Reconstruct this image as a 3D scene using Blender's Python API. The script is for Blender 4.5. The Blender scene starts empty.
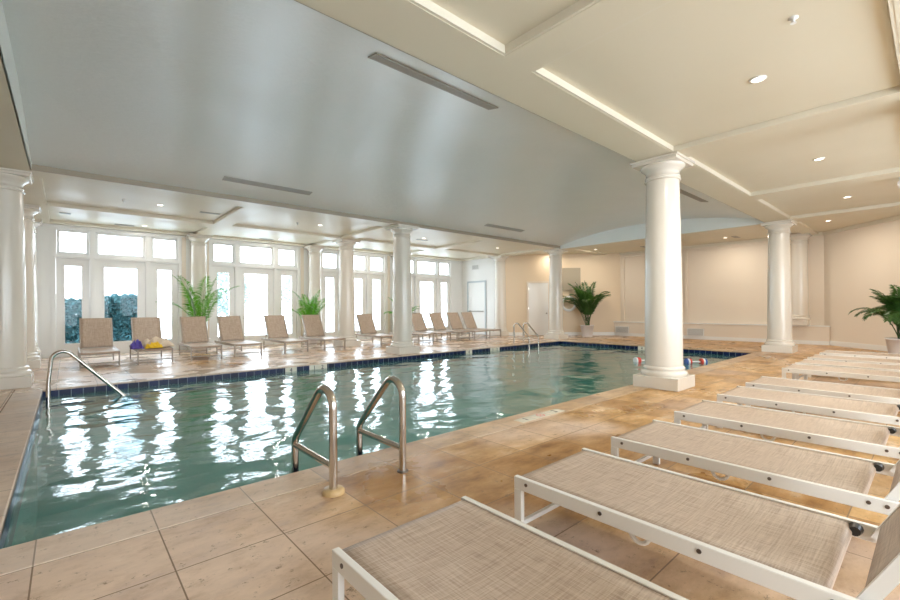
import bpy, bmesh, math, random
from mathutils import Vector, Matrix, noise
PI = math.pi
sc = bpy.context.scene
C = sc.collection

# ------------------------------------------------------------------ camera
F = 432.5
YAW = math.atan(488.0 / F)
cd = bpy.data.cameras.new('camera')
cd.sensor_width = 36.0
cd.lens = F / 900 * 36
cd.shift_y = 7.75 / 900
cd.clip_start = 0.05
cam = bpy.data.objects.new('camera', cd)
C.objects.link(cam)
roll = math.atan(0.0062)
cam.matrix_world = (Matrix.Translation((0, 0, 1.3)) @ Matrix.Rotation(YAW - PI / 2, 4, 'Z')
                    @ Matrix.Rotation(PI / 2, 4, 'X') @ Matrix.Rotation(-roll, 4, 'Z'))
sc.camera = cam

# ------------------------------------------------------------------ world, exposure, daylight
sc.view_settings.view_transform = 'Standard'
sc.view_settings.look = 'None'
sc.view_settings.gamma = 1
sc.view_settings.use_curve_mapping = False
sc.view_settings.exposure = 0.42
SKY = 8.0
world = bpy.data.worlds.new('overcast_sky')
sc.world = world
world.use_nodes = True
wn = world.node_tree
wn.nodes.clear()
wo = wn.nodes.new('ShaderNodeOutputWorld')
bg = wn.nodes.new('ShaderNodeBackground')
tc = wn.nodes.new('ShaderNodeTexCoord')
sep = wn.nodes.new('ShaderNodeSeparateXYZ')
cr = wn.nodes.new('ShaderNodeValToRGB')
wn.links.new(tc.outputs['Generated'], sep.inputs[0])
wn.links.new(sep.outputs['Z'], cr.inputs[0])
cr.color_ramp.elements[0].position = 0.0
cr.color_ramp.elements[0].color = (0.80, 0.88, 0.95, 1)
cr.color_ramp.elements[1].position = 0.6
cr.color_ramp.elements[1].color = (0.72, 0.86, 1.0, 1)
wn.links.new(cr.outputs[0], bg.inputs[0])
bg.inputs[1].default_value = SKY
wn.links.new(bg.outputs[0], wo.inputs[0])

def portal(loc, rot, sx, sy):
    l = bpy.data.lights.new('daylight_portal', 'AREA')
    l.shape = 'RECTANGLE'
    l.size = sx
    l.size_y = sy
    l.cycles.is_portal = True
    o = bpy.data.objects.new('daylight_portal', l)
    o.location = loc
    o.rotation_euler = rot
    C.objects.link(o)
portal((7.0, 16.42, 1.9), (-PI / 2, 0, 0), 15.6, 3.5)
portal((5.5, -3.1, 1.9), (PI / 2, 0, 0), 12.6, 3.1)

DOWN_W = 38.0     # one recessed lamp
# ------------------------------------------------------------------ materials
def mat(name):
    m = bpy.data.materials.new(name)
    m.use_nodes = True
    nt = m.node_tree
    return m, nt, nt.nodes['Principled BSDF']
def plain(name, col, rough=0.5, metal=0.0, spec=0.5, bump=0.0, bscale=40, coat=0.0):
    m, nt, p = mat(name)
    p.inputs['Base Color'].default_value = (*col, 1)
    p.inputs['Roughness'].default_value = rough
    p.inputs['Metallic'].default_value = metal
    p.inputs['Specular IOR Level'].default_value = spec
    p.inputs['Coat Weight'].default_value = coat
    p.inputs['Coat Roughness'].default_value = 0.1
    if bump:
        t = nt.nodes.new('ShaderNodeTexCoord')
        n = nt.nodes.new('ShaderNodeTexNoise')
        n.inputs['Scale'].default_value = bscale
        n.inputs['Detail'].default_value = 4
        b = nt.nodes.new('ShaderNodeBump')
        b.inputs['Strength'].default_value = bump
        b.inputs['Distance'].default_value = 0.01
        nt.links.new(t.outputs['Object'], n.inputs['Vector'])
        nt.links.new(n.outputs['Fac'], b.inputs['Height'])
        nt.links.new(b.outputs[0], p.inputs['Normal'])
    return m
def mixnode(nt, a, b, fac, mode='MIX'):
    x = nt.nodes.new('ShaderNodeMix')
    x.data_type = 'RGBA'
    x.blend_type = mode
    for sock, v in ((x.inputs[0], fac), (x.inputs[6], a), (x.inputs[7], b)):
        if hasattr(v, 'links') or hasattr(v, 'is_linked'):
            nt.links.new(v, sock)
        elif isinstance(v, tuple):
            sock.default_value = (*v, 1)
        else:
            sock.default_value = v
    return x.outputs[2]
def ramp(nt, src, stops):
    r = nt.nodes.new('ShaderNodeValToRGB')
    nt.links.new(src, r.inputs[0])
    e = r.color_ramp.elements
    while len(e) < len(stops):
        e.new(0.5)
    for i, (pos, c) in enumerate(stops):
        e[i].position = pos
        e[i].color = (*c, 1) if isinstance(c, tuple) else (c, c, c, 1)
    return r.outputs[0]
def noise_tex(nt, vec, scale, detail=4, rough=0.55, sx=1, sy=1, sz=1):
    mp = nt.nodes.new('ShaderNodeMapping')
    mp.inputs['Scale'].default_value = (sx, sy, sz)
    nt.links.new(vec, mp.inputs[0])
    n = nt.nodes.new('ShaderNodeTexNoise')
    n.inputs['Scale'].default_value = scale
    n.inputs['Detail'].default_value = detail
    n.inputs['Roughness'].default_value = rough
    nt.links.new(mp.outputs[0], n.inputs['Vector'])
    return n.outputs['Fac']

def stone_mat(name, ox, oy, bw, bh, wash=0.0):
    m, nt, p = mat(name)
    t = nt.nodes.new('ShaderNodeTexCoord')
    v = t.outputs['Object']
    mp = nt.nodes.new('ShaderNodeMapping')
    mp.inputs['Location'].default_value = (-ox + 40 * bw, -oy + 40 * bh, 0)
    nt.links.new(v, mp.inputs[0])
    br = nt.nodes.new('ShaderNodeTexBrick')
    br.offset = 0.0
    br.squash = 1.0
    br.inputs['Scale'].default_value = 1.0
    br.inputs['Brick Width'].default_value = bw
    br.inputs['Row Height'].default_value = bh
    br.inputs['Mortar Size'].default_value = 0.004
    br.inputs['Mortar Smooth'].default_value = 0.2
    br.inputs['Color1'].default_value = (0.0, 0, 0, 1)
    br.inputs['Color2'].default_value = (1, 1, 1, 1)
    br.inputs['Mortar'].default_value = (0.5, 0.5, 0.5, 1)
    nt.links.new(mp.outputs[0], br.inputs['Vector'])
    per = br.outputs['Color']
    big = noise_tex(nt, v, 0.55, 2)
    veins = noise_tex(nt, v, 2.2, 6, 0.65, 1, 2.2, 1)
    fine = noise_tex(nt, v, 13, 8, 0.8)
    base = ramp(nt, veins, [(0.32, (0.30, 0.14, 0.04)), (0.45, (0.52, 0.30, 0.11)), (0.60, (0.66, 0.42, 0.20)), (0.72, (0.76, 0.58, 0.40))])
    tint = ramp(nt, per, [(0.0, (0.70, 0.60, 0.48)), (0.5, (0.90, 0.86, 0.80)), (1.0, (1.08, 1.08, 1.06))])
    c = mixnode(nt, base, tint, 1.0, 'MULTIPLY')
    sx = nt.nodes.new('ShaderNodeSeparateXYZ')
    nt.links.new(v, sx.inputs[0])
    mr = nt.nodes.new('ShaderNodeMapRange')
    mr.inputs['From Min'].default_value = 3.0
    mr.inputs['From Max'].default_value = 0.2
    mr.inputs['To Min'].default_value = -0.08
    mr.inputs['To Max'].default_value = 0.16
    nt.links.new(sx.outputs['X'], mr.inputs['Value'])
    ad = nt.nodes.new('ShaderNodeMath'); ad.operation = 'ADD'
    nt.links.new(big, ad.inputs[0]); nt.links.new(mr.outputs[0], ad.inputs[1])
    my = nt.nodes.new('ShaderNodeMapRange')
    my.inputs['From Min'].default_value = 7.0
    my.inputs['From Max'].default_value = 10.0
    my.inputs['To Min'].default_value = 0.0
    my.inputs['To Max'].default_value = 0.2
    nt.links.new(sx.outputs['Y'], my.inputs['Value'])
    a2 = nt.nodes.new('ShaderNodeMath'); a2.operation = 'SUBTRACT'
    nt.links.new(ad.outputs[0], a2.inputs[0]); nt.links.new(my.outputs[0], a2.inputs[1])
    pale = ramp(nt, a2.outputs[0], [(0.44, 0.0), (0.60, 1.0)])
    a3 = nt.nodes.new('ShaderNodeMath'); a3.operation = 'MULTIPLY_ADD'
    nt.links.new(my.outputs[0], a3.inputs[0]); a3.inputs[1].default_value = 0.9  # stone colour lightened towards the windows, their reflection on the deck painted in
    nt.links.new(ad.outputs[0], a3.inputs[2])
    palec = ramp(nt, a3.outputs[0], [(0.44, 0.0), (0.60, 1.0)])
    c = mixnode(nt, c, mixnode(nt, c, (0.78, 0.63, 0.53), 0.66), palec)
    streak = noise_tex(nt, v, 4, 7, 0.75, 1, 1.8, 1)
    c = mixnode(nt, c, ramp(nt, streak, [(0.3, (0.70, 0.62, 0.52)), (0.5, (1.0, 1.0, 1.0)), (0.7, (1.10, 1.10, 1.10))]), 0.7, 'MULTIPLY')
    pits = ramp(nt, fine, [(0.36, 0.0), (0.42, 1.0)])
    c = mixnode(nt, mixnode(nt, c, (0.20, 0.12, 0.06), 0.8), c, pits)
    c = mixnode(nt, c, (0.24, 0.15, 0.085), br.outputs['Fac'])
    c = mixnode(nt, c, (0.72, 0.66, 0.58), wash)
    nt.links.new(c, p.inputs['Base Color'])
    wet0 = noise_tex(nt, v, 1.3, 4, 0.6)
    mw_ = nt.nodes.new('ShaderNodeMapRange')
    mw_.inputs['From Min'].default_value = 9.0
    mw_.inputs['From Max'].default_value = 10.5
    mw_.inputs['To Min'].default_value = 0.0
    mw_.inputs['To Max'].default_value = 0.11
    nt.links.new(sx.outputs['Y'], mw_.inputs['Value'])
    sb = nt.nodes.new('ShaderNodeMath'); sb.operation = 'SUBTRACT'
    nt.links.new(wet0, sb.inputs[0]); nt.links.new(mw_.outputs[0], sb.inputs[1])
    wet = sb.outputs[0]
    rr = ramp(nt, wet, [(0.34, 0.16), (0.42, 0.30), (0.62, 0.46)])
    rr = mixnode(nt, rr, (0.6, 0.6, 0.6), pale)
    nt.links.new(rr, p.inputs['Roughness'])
    b = nt.nodes.new('ShaderNodeBump')
    b.inputs['Strength'].default_value = 0.25
    b.inputs['Distance'].default_value = 0.004
    mm = nt.nodes.new('ShaderNodeMath')
    mm.operation = 'SUBTRACT'
    nt.links.new(veins, mm.inputs[0])
    nt.links.new(br.outputs['Fac'], mm.inputs[1])
    nt.links.new(mm.outputs[0], b.inputs['Height'])
    nt.links.new(b.outputs[0], p.inputs['Normal'])
    return m
M = {}
TS = 0.535
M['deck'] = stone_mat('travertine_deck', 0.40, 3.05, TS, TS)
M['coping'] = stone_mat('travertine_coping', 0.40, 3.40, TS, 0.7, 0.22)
M['coping_x'] = stone_mat('travertine_coping_side', 0.40, 3.40, 3.0, TS, 0.22)

def ceiling_mat(name, col, rough, bump):
    m, nt, p = mat(name)
    p.inputs['Base Color'].default_value = (*col, 1)
    if bump > .5:
        p.inputs['Coat Weight'].default_value = 0.5
        p.inputs['Coat Roughness'].default_value = 0.28
    t = nt.nodes.new('ShaderNodeTexCoord')
    v = t.outputs['Object']
    n = noise_tex(nt, v, 7, 5, 0.65, 1, 2.2, 1)
    n2 = noise_tex(nt, v, 1.4, 3)
    nt.links.new(ramp(nt, n2, [(0.35, max(rough - 0.06, 0.05)), (0.7, rough + 0.08)]), p.inputs['Roughness'])
    b = nt.nodes.new('ShaderNodeBump')
    b.inputs['Strength'].default_value = bump
    b.inputs['Distance'].default_value = 0.01
    nt.links.new(n, b.inputs['Height'])
    nt.links.new(b.outputs[0], p.inputs['Normal'])
    return m
M['ceil'] = ceiling_mat('cream_ceiling_paint', (0.73, 0.665, 0.52), 0.45, 0.10)
M['vault'] = ceiling_mat('gloss_vault_paint', (0.77, 0.78, 0.76), 0.40, 0.9)
M['fascia'] = plain('pale_fascia_paint', (0.84, 0.86, 0.82), 0.5)
M['mould'] = plain('white_moulding_paint', (0.74, 0.68, 0.55), 0.5)
M['wall'] = plain('cream_wall_paint', (0.82, 0.72, 0.60), 0.5, bump=0.05, bscale=60)
M['wall_warm'] = plain('beige_wall_paint', (0.80, 0.65, 0.47), 0.5, bump=0.05, bscale=60)
M['white'] = plain('white_trim_paint', (0.87, 0.86, 0.83), 0.32, coat=0.15)
M['column'] = plain('white_column_paint', (0.78, 0.725, 0.64), 0.26, coat=0.35)
M['edgeshade'] = plain('painted_beam_edge_shade', (0.38, 0.32, 0.24), 0.5)  # dark tan puts the beam edge shade into the vault side strips
M['wallwhite'] = plain('white_wall_paint', (0.86, 0.85, 0.82), 0.45)
M['steel'] = plain('brushed_stainless_steel', (0.62, 0.58, 0.53), 0.18, 1.0, bump=0.02, bscale=200)
M['frame'] = plain('white_powder_coat', (0.80, 0.76, 0.70), 0.35)
M['frame_far'] = plain('taupe_powder_coat', (0.42, 0.35, 0.29), 0.35)
M['bolt'] = plain('dark_bolt_metal', (0.16, 0.13, 0.11), 0.35, 0.8)
M['black'] = plain('black_plastic', (0.02, 0.02, 0.02), 0.35)
M['tan_plastic'] = plain('tan_plastic', (0.62, 0.42, 0.2), 0.35)
M['pot'] = plain('white_planter', (0.80, 0.74, 0.70), 0.4)
M['grout'] = plain('brown_grout', (0.24, 0.15, 0.085), 0.8)
M['soil'] = plain('dark_soil', (0.05, 0.035, 0.02), 0.9, bump=0.5)
M['vent'] = plain('grey_vent_metal', (0.42, 0.40, 0.36), 0.45)
M['ventdark'] = plain('vent_shadow_gap', (0.10, 0.095, 0.085), 0.7)
M['board'] = plain('grey_beige_panel', (0.42, 0.36, 0.27), 0.6)
M['pave'] = plain('pale_terrace_concrete', (0.75, 0.76, 0.76), 0.8, bump=0.1)
M['railw'] = plain('terrace_rail_paint', (0.45, 0.55, 0.58), 0.5)
M['bark'] = plain('tree_bark', (0.22, 0.2, 0.18), 0.9)
M['doorgrey'] = plain('light_grey_door_frame', (0.50, 0.54, 0.56), 0.4)
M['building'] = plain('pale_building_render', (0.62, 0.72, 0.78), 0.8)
M['digit'] = plain('black_numeral_paint', (0.02, 0.02, 0.03), 0.4)
M['redmark'] = plain('red_symbol_paint', (0.65, 0.18, 0.14), 0.4)
M['markertile'] = plain('white_marker_tile', (0.82, 0.78, 0.66), 0.25)
M['basin'] = plain('teal_pool_plaster', (0.26, 0.66, 0.60), 0.7, bump=0.05)
M['foamred'] = plain('red_foam', (0.75, 0.10, 0.07), 0.6)
M['foamblue'] = plain('blue_foam', (0.06, 0.14, 0.45), 0.6)
M['foamwhite'] = plain('white_foam', (0.85, 0.85, 0.85), 0.6)
M['purple'] = plain('purple_cloth', (0.11, 0.08, 0.38), 0.8, bump=0.3, bscale=80)
M['yellow'] = plain('yellow_cloth', (0.85, 0.55, 0.03), 0.8, bump=0.3, bscale=80)
M['beigecloth'] = plain('cream_towel', (0.70, 0.58, 0.46), 0.9, bump=0.4, bscale=120)

def tile_mat():
    m, nt, p = mat('navy_waterline_tile')
    t = nt.nodes.new('ShaderNodeTexCoord')
    sp = nt.nodes.new('ShaderNodeSeparateXYZ')
    nt.links.new(t.outputs['Object'], sp.inputs[0])
    ad = nt.nodes.new('ShaderNodeMath'); ad.operation = 'ADD'
    nt.links.new(sp.outputs['X'], ad.inputs[0]); nt.links.new(sp.outputs['Y'], ad.inputs[1])
    cb = nt.nodes.new('ShaderNodeCombineXYZ')
    nt.links.new(ad.outputs[0], cb.inputs[0])
    nt.links.new(sp.outputs['Z'], cb.inputs[1])
    mp = nt.nodes.new('ShaderNodeMapping')
    mp.inputs['Location'].default_value = (10 * 0.155, 10 * 0.155 + 0.025, 0)
    nt.links.new(cb.outputs[0], mp.inputs[0])
    br = nt.nodes.new('ShaderNodeTexBrick')
    br.offset = 0.0
    br.inputs['Scale'].default_value = 1.0
    br.inputs['Brick Width'].default_value = 0.155
    br.inputs['Row Height'].default_value = 0.155
    br.inputs['Mortar Size'].default_value = 0.004
    br.inputs['Color1'].default_value = (0.002, 0.006, 0.032, 1)
    br.inputs['Color2'].default_value = (0.004, 0.015, 0.085, 1)
    br.inputs['Mortar'].default_value = (0.25, 0.30, 0.36, 1)
    nt.links.new(mp.outputs[0], br.inputs['Vector'])
    nt.links.new(br.outputs['Color'], p.inputs['Base Color'])
    p.inputs['Roughness'].default_value = 0.3
    p.inputs['Specular IOR Level'].default_value = 0.3
    return m
M['tile'] = tile_mat()

def sling_mat(name, a, b, c):
    m, nt, p = mat(name)
    t = nt.nodes.new('ShaderNodeTexCoord')
    v = t.outputs['Object']
    n1 = noise_tex(nt, v, 6, 3, 0.6, 26, 1.0, 1.0)
    n2 = noise_tex(nt, v, 6, 3, 0.6, 1.0, 26, 20)
    ad = nt.nodes.new('ShaderNodeMath'); ad.operation = 'ADD'
    nt.links.new(n1, ad.inputs[0]); nt.links.new(n2, ad.inputs[1])
    hf = nt.nodes.new('ShaderNodeMath'); hf.operation = 'MULTIPLY'
    hf.inputs[1].default_value = 0.5
    nt.links.new(ad.outputs[0], hf.inputs[0])
    col = ramp(nt, hf.outputs[0], [(0.36, a), (0.50, b), (0.64, c)])
    nt.links.new(col, p.inputs['Base Color'])
    p.inputs['Roughness'].default_value = 0.5
    p.inputs['Specular IOR Level'].default_value = 0.6
    p.inputs['Coat Weight'].default_value = 0.18
    p.inputs['Coat Roughness'].default_value = 0.38
    ck = nt.nodes.new('ShaderNodeBump')
    ck.inputs['Strength'].default_value = 0.35
    ck.inputs['Distance'].default_value = 0.002
    nt.links.new(hf.outputs[0], ck.inputs['Height'])
    nt.links.new(ck.outputs[0], p.inputs['Normal'])
    return m
M['sling'] = sling_mat('woven_beige_sling', (0.335, 0.235, 0.165), (0.48, 0.36, 0.27), (0.60, 0.475, 0.37))

def water_mat():
    m = bpy.data.materials.new('pool_water')
    m.use_nodes = True
    nt = m.node_tree
    nt.nodes.clear()
    out = nt.nodes.new('ShaderNodeOutputMaterial')
    mx = nt.nodes.new('ShaderNodeMixShader')
    tr = nt.nodes.new('ShaderNodeBsdfTransparent')
    tr.inputs[0].default_value = (0.80, 0.97, 0.94, 1)
    gl = nt.nodes.new('ShaderNodeBsdfGlossy')
    gl.inputs['Roughness'].default_value = 0.03
    gl.inputs['Color'].default_value = (1, 1, 1, 1)
    fr = nt.nodes.new('ShaderNodeFresnel')
    fr.inputs['IOR'].default_value = 1.42
    t = nt.nodes.new('ShaderNodeTexCoord')
    n = noise_tex(nt, t.outputs['Object'], 9, 3, 0.5, 1, 1.3, 1)
    b = nt.nodes.new('ShaderNodeBump')
    b.inputs['Strength'].default_value = 0.25
    b.inputs['Distance'].default_value = 0.01
    nt.links.new(n, b.inputs['Height'])
    nt.links.new(b.outputs[0], gl.inputs['Normal'])
    nt.links.new(b.outputs[0], fr.inputs['Normal'])
    nt.links.new(fr.outputs[0], mx.inputs[0])
    df = nt.nodes.new('ShaderNodeBsdfDiffuse')
    df.inputs[0].default_value = (0.13, 0.43, 0.40, 1)
    m2 = nt.nodes.new('ShaderNodeMixShader')
    m2.inputs[0].default_value = 0.42
    nt.links.new(tr.outputs[0], m2.inputs[1])
    nt.links.new(df.outputs[0], m2.inputs[2])
    nt.links.new(m2.outputs[0], mx.inputs[1])
    nt.links.new(gl.outputs[0], mx.inputs[2])
    nt.links.new(mx.outputs[0], out.inputs[0])
    return m
M['water'] = water_mat()
def glass_mat():
    m = bpy.data.materials.new('window_glass')
    m.use_nodes = True
    nt = m.node_tree
    nt.nodes.clear()
    out = nt.nodes.new('ShaderNodeOutputMaterial')
    mx = nt.nodes.new('ShaderNodeMixShader')
    tr = nt.nodes.new('ShaderNodeBsdfTransparent')
    tr.inputs[0].default_value = (0.96, 0.98, 0.99, 1)
    gl = nt.nodes.new('ShaderNodeBsdfGlossy')
    gl.inputs['Roughness'].default_value = 0.02
    mx.inputs[0].default_value = 0.010
    nt.links.new(tr.outputs[0], mx.inputs[1])
    nt.links.new(gl.outputs[0], mx.inputs[2])
    nt.links.new(mx.outputs[0], out.inputs[0])
    return m
M['glass'] = glass_mat()
def leaf_mat(name, a, b, trans=0.3):
    m, nt, p = mat(name)
    t = nt.nodes.new('ShaderNodeTexCoord')
    n = noise_tex(nt, t.outputs['Object'], 3.5, 3)
    nt.links.new(ramp(nt, n, [(0.35, a), (0.65, b)]), p.inputs['Base Color'])
    p.inputs['Roughness'].default_value = 0.4 if trans > .1 else 0.8
    p.inputs['Specular IOR Level'].default_value = 0.5 if trans > .1 else 0.05
    out = [x for x in nt.nodes if x.type == 'OUTPUT_MATERIAL'][0]
    mx = nt.nodes.new('ShaderNodeMixShader')
    tl = nt.nodes.new('ShaderNodeBsdfTranslucent')
    tl.inputs[0].default_value = (b[0] * 1.3, b[1] * 1.3, b[2], 1)
    mx.inputs[0].default_value = trans
    nt.links.new(p.outputs[0], mx.inputs[1])
    nt.links.new(tl.outputs[0], mx.inputs[2])
    nt.links.new(mx.outputs[0], out.inputs[0])
    return m
M['leaf'] = leaf_mat('palm_leaf', (0.025, 0.11, 0.012), (0.12, 0.36, 0.02), 0.3)
M['leafdark'] = leaf_mat('dark_palm_leaf', (0.02, 0.065, 0.012), (0.06, 0.15, 0.03), 0.3)
M['hedge'] = leaf_mat('hedge_leaf', (0.018, 0.058, 0.062), (0.060, 0.140, 0.155), 0.05)
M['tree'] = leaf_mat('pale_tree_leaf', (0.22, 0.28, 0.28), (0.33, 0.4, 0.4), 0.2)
def emit_mat(name, col, s):
    m = bpy.data.materials.new(name)
    m.use_nodes = True
    nt = m.node_tree
    nt.nodes.clear()
    o = nt.nodes.new('ShaderNodeOutputMaterial')
    e = nt.nodes.new('ShaderNodeEmission')
    e.inputs[0].default_value = (*col, 1)
    e.inputs[1].default_value = s
    nt.links.new(e.outputs[0], o.inputs[0])
    return m
M['lamp'] = emit_mat('lamp_glow', (1, 0.88, 0.72), 6)

# ------------------------------------------------------------------ mesh helpers
class MB:
    def __init__(s):
        s.v = []; s.f = []; s.smooth = []
    def add(s, vs, fs, smooth=False):
        b = len(s.v)
        s.v += [tuple(q) for q in vs]
        for f in fs:
            s.f.append(tuple(b + i for i in f))
            s.smooth.append(smooth)
    def box(s, x0, x1, y0, y1, z0, z1):
        v = [(x, y, z) for z in (z0, z1) for y in (y0, y1) for x in (x0, x1)]
        s.add(v, [(0, 2, 3, 1), (4, 5, 7, 6), (0, 1, 5, 4), (2, 6, 7, 3), (0, 4, 6, 2), (1, 3, 7, 5)])
        return s
    def quad(s, a, b, c, d):
        s.add([a, b, c, d], [(0, 1, 2, 3)])
        return s
    def obox(s, o, ax, ay, x0, x1, y0, y1, z0, z1):
        v = []
        for z in (z0, z1):
            for y in (y0, y1):
                for x in (x0, x1):
                    p = Vector(o) + Vector(ax) * x + Vector(ay) * y + Vector((0, 0, z))
                    v.append(tuple(p))
        s.add(v, [(0, 2, 3, 1), (4, 5, 7, 6), (0, 1, 5, 4), (2, 6, 7, 3), (0, 4, 6, 2), (1, 3, 7, 5)])
        return s
    def lathe(s, prof, c=(0, 0, 0), n=32, cap=True):
        vs = []; fs = []
        for r, z in prof:
            for i in range(n):
                a = 2 * PI * i / n
                vs.append((c[0] + r * math.cos(a), c[1] + r * math.sin(a), c[2] + z))
        for k in range(len(prof) - 1):
            for i in range(n):
                j = (i + 1) % n
                fs.append((k * n + i, k * n + j, (k + 1) * n + j, (k + 1) * n + i))
        s.add(vs, fs, True)
        if cap:
            b0 = [vs[i] for i in range(n)]
            b1 = [vs[(len(prof) - 1) * n + i] for i in range(n)]
            s.add(b0, [tuple(reversed(range(n)))])
            s.add(b1, [tuple(range(n))])
        return s
    def tube(s, pts, r, n=12, cap=True):
        pts = [Vector(p) for p in pts]
        vs = []; fs = []
        t0 = (pts[1] - pts[0]).normalized()
        up = Vector((0, 0, 1)) if abs(t0.z) < 0.9 else Vector((1, 0, 0))
        u = t0.cross(up).normalized()
        for k, p in enumerate(pts):
            if k == 0: t = (pts[1] - p)
            elif k == len(pts) - 1: t = (p - pts[k - 1])
            else: t = (pts[k + 1] - pts[k - 1])
            t.normalize()
            u = (u - t * u.dot(t)).normalized()
            w = t.cross(u)
            rr = r[k] if isinstance(r, (list, tuple)) else r
            for i in range(n):
                a = 2 * PI * i / n
                vs.append(tuple(p + u * math.cos(a) * rr + w * math.sin(a) * rr))
        for k in range(len(pts) - 1):
            for i in range(n):
                j = (i + 1) % n
                fs.append((k * n + i, k * n + j, (k + 1) * n + j, (k + 1) * n + i))
        s.add(vs, fs, True)
        if cap:
            s.add(vs[:n], [tuple(reversed(range(n)))])
            s.add(vs[-n:], [tuple(range(n))])
        return s
    def build(s, name, m, parent=None, bevel=0.0, kind=None):
        me = bpy.data.meshes.new(name)
        me.from_pydata(s.v, [], s.f)
        me.polygons.foreach_set('use_smooth', s.smooth)
        me.validate()
        bm = bmesh.new(); bm.from_mesh(me)
        bmesh.ops.recalc_face_normals(bm, faces=bm.faces)
        bm.to_mesh(me); bm.free()
        me.materials.append(m)
        o = bpy.data.objects.new(name, me)
        C.objects.link(o)
        if parent: o.parent = parent
        if bevel:
            b = o.modifiers.new('bevel', 'BEVEL')
            b.width = bevel; b.segments = 2; b.limit_method = 'ANGLE'
        if kind: o['kind'] = kind
        return o
def tag(o, label, cat, group=None, kind=None):
    o['label'] = label; o['category'] = cat
    if group: o['group'] = group
    if kind: o['kind'] = kind
    return o
def thing(name, loc, rz, label, cat, group=None):
    o = bpy.data.objects.new(name, None)
    o.empty_display_size = 0.1
    o.location = loc; o.rotation_euler = (0, 0, rz)
    C.objects.link(o)
    return tag(o, label, cat, group)
def struct(name, mb, m, bevel=0.0):
    return mb.build(name, m, None, bevel, 'structure')
def sroot(name, loc=(0, 0, 0)):
    o = bpy.data.objects.new(name, None)
    o.location = loc
    C.objects.link(o)
    o['kind'] = 'structure'
    return o
def kids(o):
    return [c for c in bpy.data.objects if c.parent == o]
def dup(root, loc, rz, label, group=None, kidmap=None):
    r = root.copy(); C.objects.link(r)
    r.location = loc; r.rotation_euler = (0, 0, rz)
    r['label'] = label
    if group: r['group'] = group
    for ch in kids(root):
        c = ch.copy(); C.objects.link(c); c.parent = r
        for g in kids(ch):
            d = g.copy(); C.objects.link(d); d.parent = c
    return r
def text_mesh(body, size, name, m, parent, mw):
    cu = bpy.data.curves.new(name, 'FONT')
    cu.body = body; cu.size = size; cu.extrude = 0.0015
    cu.align_x = 'CENTER'; cu.align_y = 'CENTER'
    to = bpy.data.objects.new('tmp', cu); C.objects.link(to)
    dg = bpy.context.evaluated_depsgraph_get()
    me = bpy.data.meshes.new_from_object(to.evaluated_get(dg))
    bpy.data.objects.remove(to)
    me.materials.clear(); me.materials.append(m)
    me.transform(mw)
    o = bpy.data.objects.new(name, me); C.objects.link(o)
    o.parent = parent
    return o

# ------------------------------------------------------------------ dimensions
PX0, PX1, PY0, PY1 = -0.30, 14.30, 3.40, 9.72      # pool opening
CW = 0.35                                          # coping width
WZ = -0.125                                        # water level
RX0, RY0, RY1 = -5.0, -2.8, 16.0                   # room
BZ, CZ = 3.65, 3.73                                # beam soffit, panel level
EX = 18.8
# ------------------------------------------------------------------ floor
fl = MB()
gx0, gx1, gy0, gy1 = PX0 - CW, PX1 + CW, PY0 - CW, PY1 + CW
fl.box(RX0 - .2, EX + .3, RY0 - .2, gy0, -0.12, 0)
fl.box(RX0 - .2, EX + .3, gy1, RY1 + .2, -0.12, 0)
fl.box(RX0 - .2, gx0, gy0, gy1, -0.12, 0)
fl.box(gx1, EX + .3, gy0, gy1, -0.12, 0)
struct('floor', fl, M['deck'])

pool = thing('swimming_pool', (0, 0, 0), 0, 'long rectangular indoor swimming pool with navy waterline tiles and stone coping', 'pool')
g = 0.011
MB().box(gx0, gx1, gy0 + .0005, gy0 + g - .0005, -.02, -.004).build('grout_line', M['grout'], pool)
MB().box(gx0, gx1, gy1 - g + .0005, gy1 - .0005, -.02, -.004).build('grout_line', M['grout'], pool)
MB().box(gx0 + .0005, gx0 + g - .0005, gy0 + g, gy1 - g, -.02, -.004).build('grout_line', M['grout'], pool)
for (x0, x1, y0, y1, mk) in ((gx0 + g, gx1 - g, gy0 + g, PY0, 'coping'), (gx0 + g, gx1 - g, PY1, gy1 - g, 'coping'),
                             (gx0 + g, PX0, PY0 + .003, PY1 - .003, 'coping_x'), (PX1, gx1 - g, PY0 + .003, PY1 - .003, 'coping_x')):
    MB().box(x0, x1, y0, y1, -0.10, 0.001).build('coping', M[mk], pool, 0.008)
t = MB()
e = 0.012
t.box(PX0 - e, PX0 + 0.0, PY0, PY1, -0.36, -0.101)
t = MB()
zt0, zt1 = -0.335, -0.028
t.quad((PX0 + .006, PY0, zt0), (PX0 + .006, PY1, zt0), (PX0 + .006, PY1, zt1), (PX0 + .006, PY0, zt1))
t.quad((PX1 - .006, PY0, zt0), (PX1 - .006, PY1, zt0), (PX1 - .006, PY1, zt1), (PX1 - .006, PY0, zt1))
t.quad((PX0, PY0 + .006, zt0), (PX1, PY0 + .006, zt0), (PX1, PY0 + .006, zt1), (PX0, PY0 + .006, zt1))
t.quad((PX0, PY1 - .006, zt0), (PX1, PY1 - .006, zt0), (PX1, PY1 - .006, zt1), (PX0, PY1 - .006, zt1))
t.build('waterline_tiles', M['tile'], pool)
bs = MB()
D = -1.35
bs.quad((PX0, PY0, D), (PX1, PY0, D), (PX1, PY1, D), (PX0, PY1, D))
for a, b in (((PX0, PY0), (PX1, PY0)), ((PX1, PY0), (PX1, PY1)), ((PX1, PY1), (PX0, PY1)), ((PX0, PY1), (PX0, PY0))):
    bs.quad((*a, D), (*b, D), (*b, -0.1), (*a, -0.1))
bs.build('basin', M['basin'], pool)
sp = MB()
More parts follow.
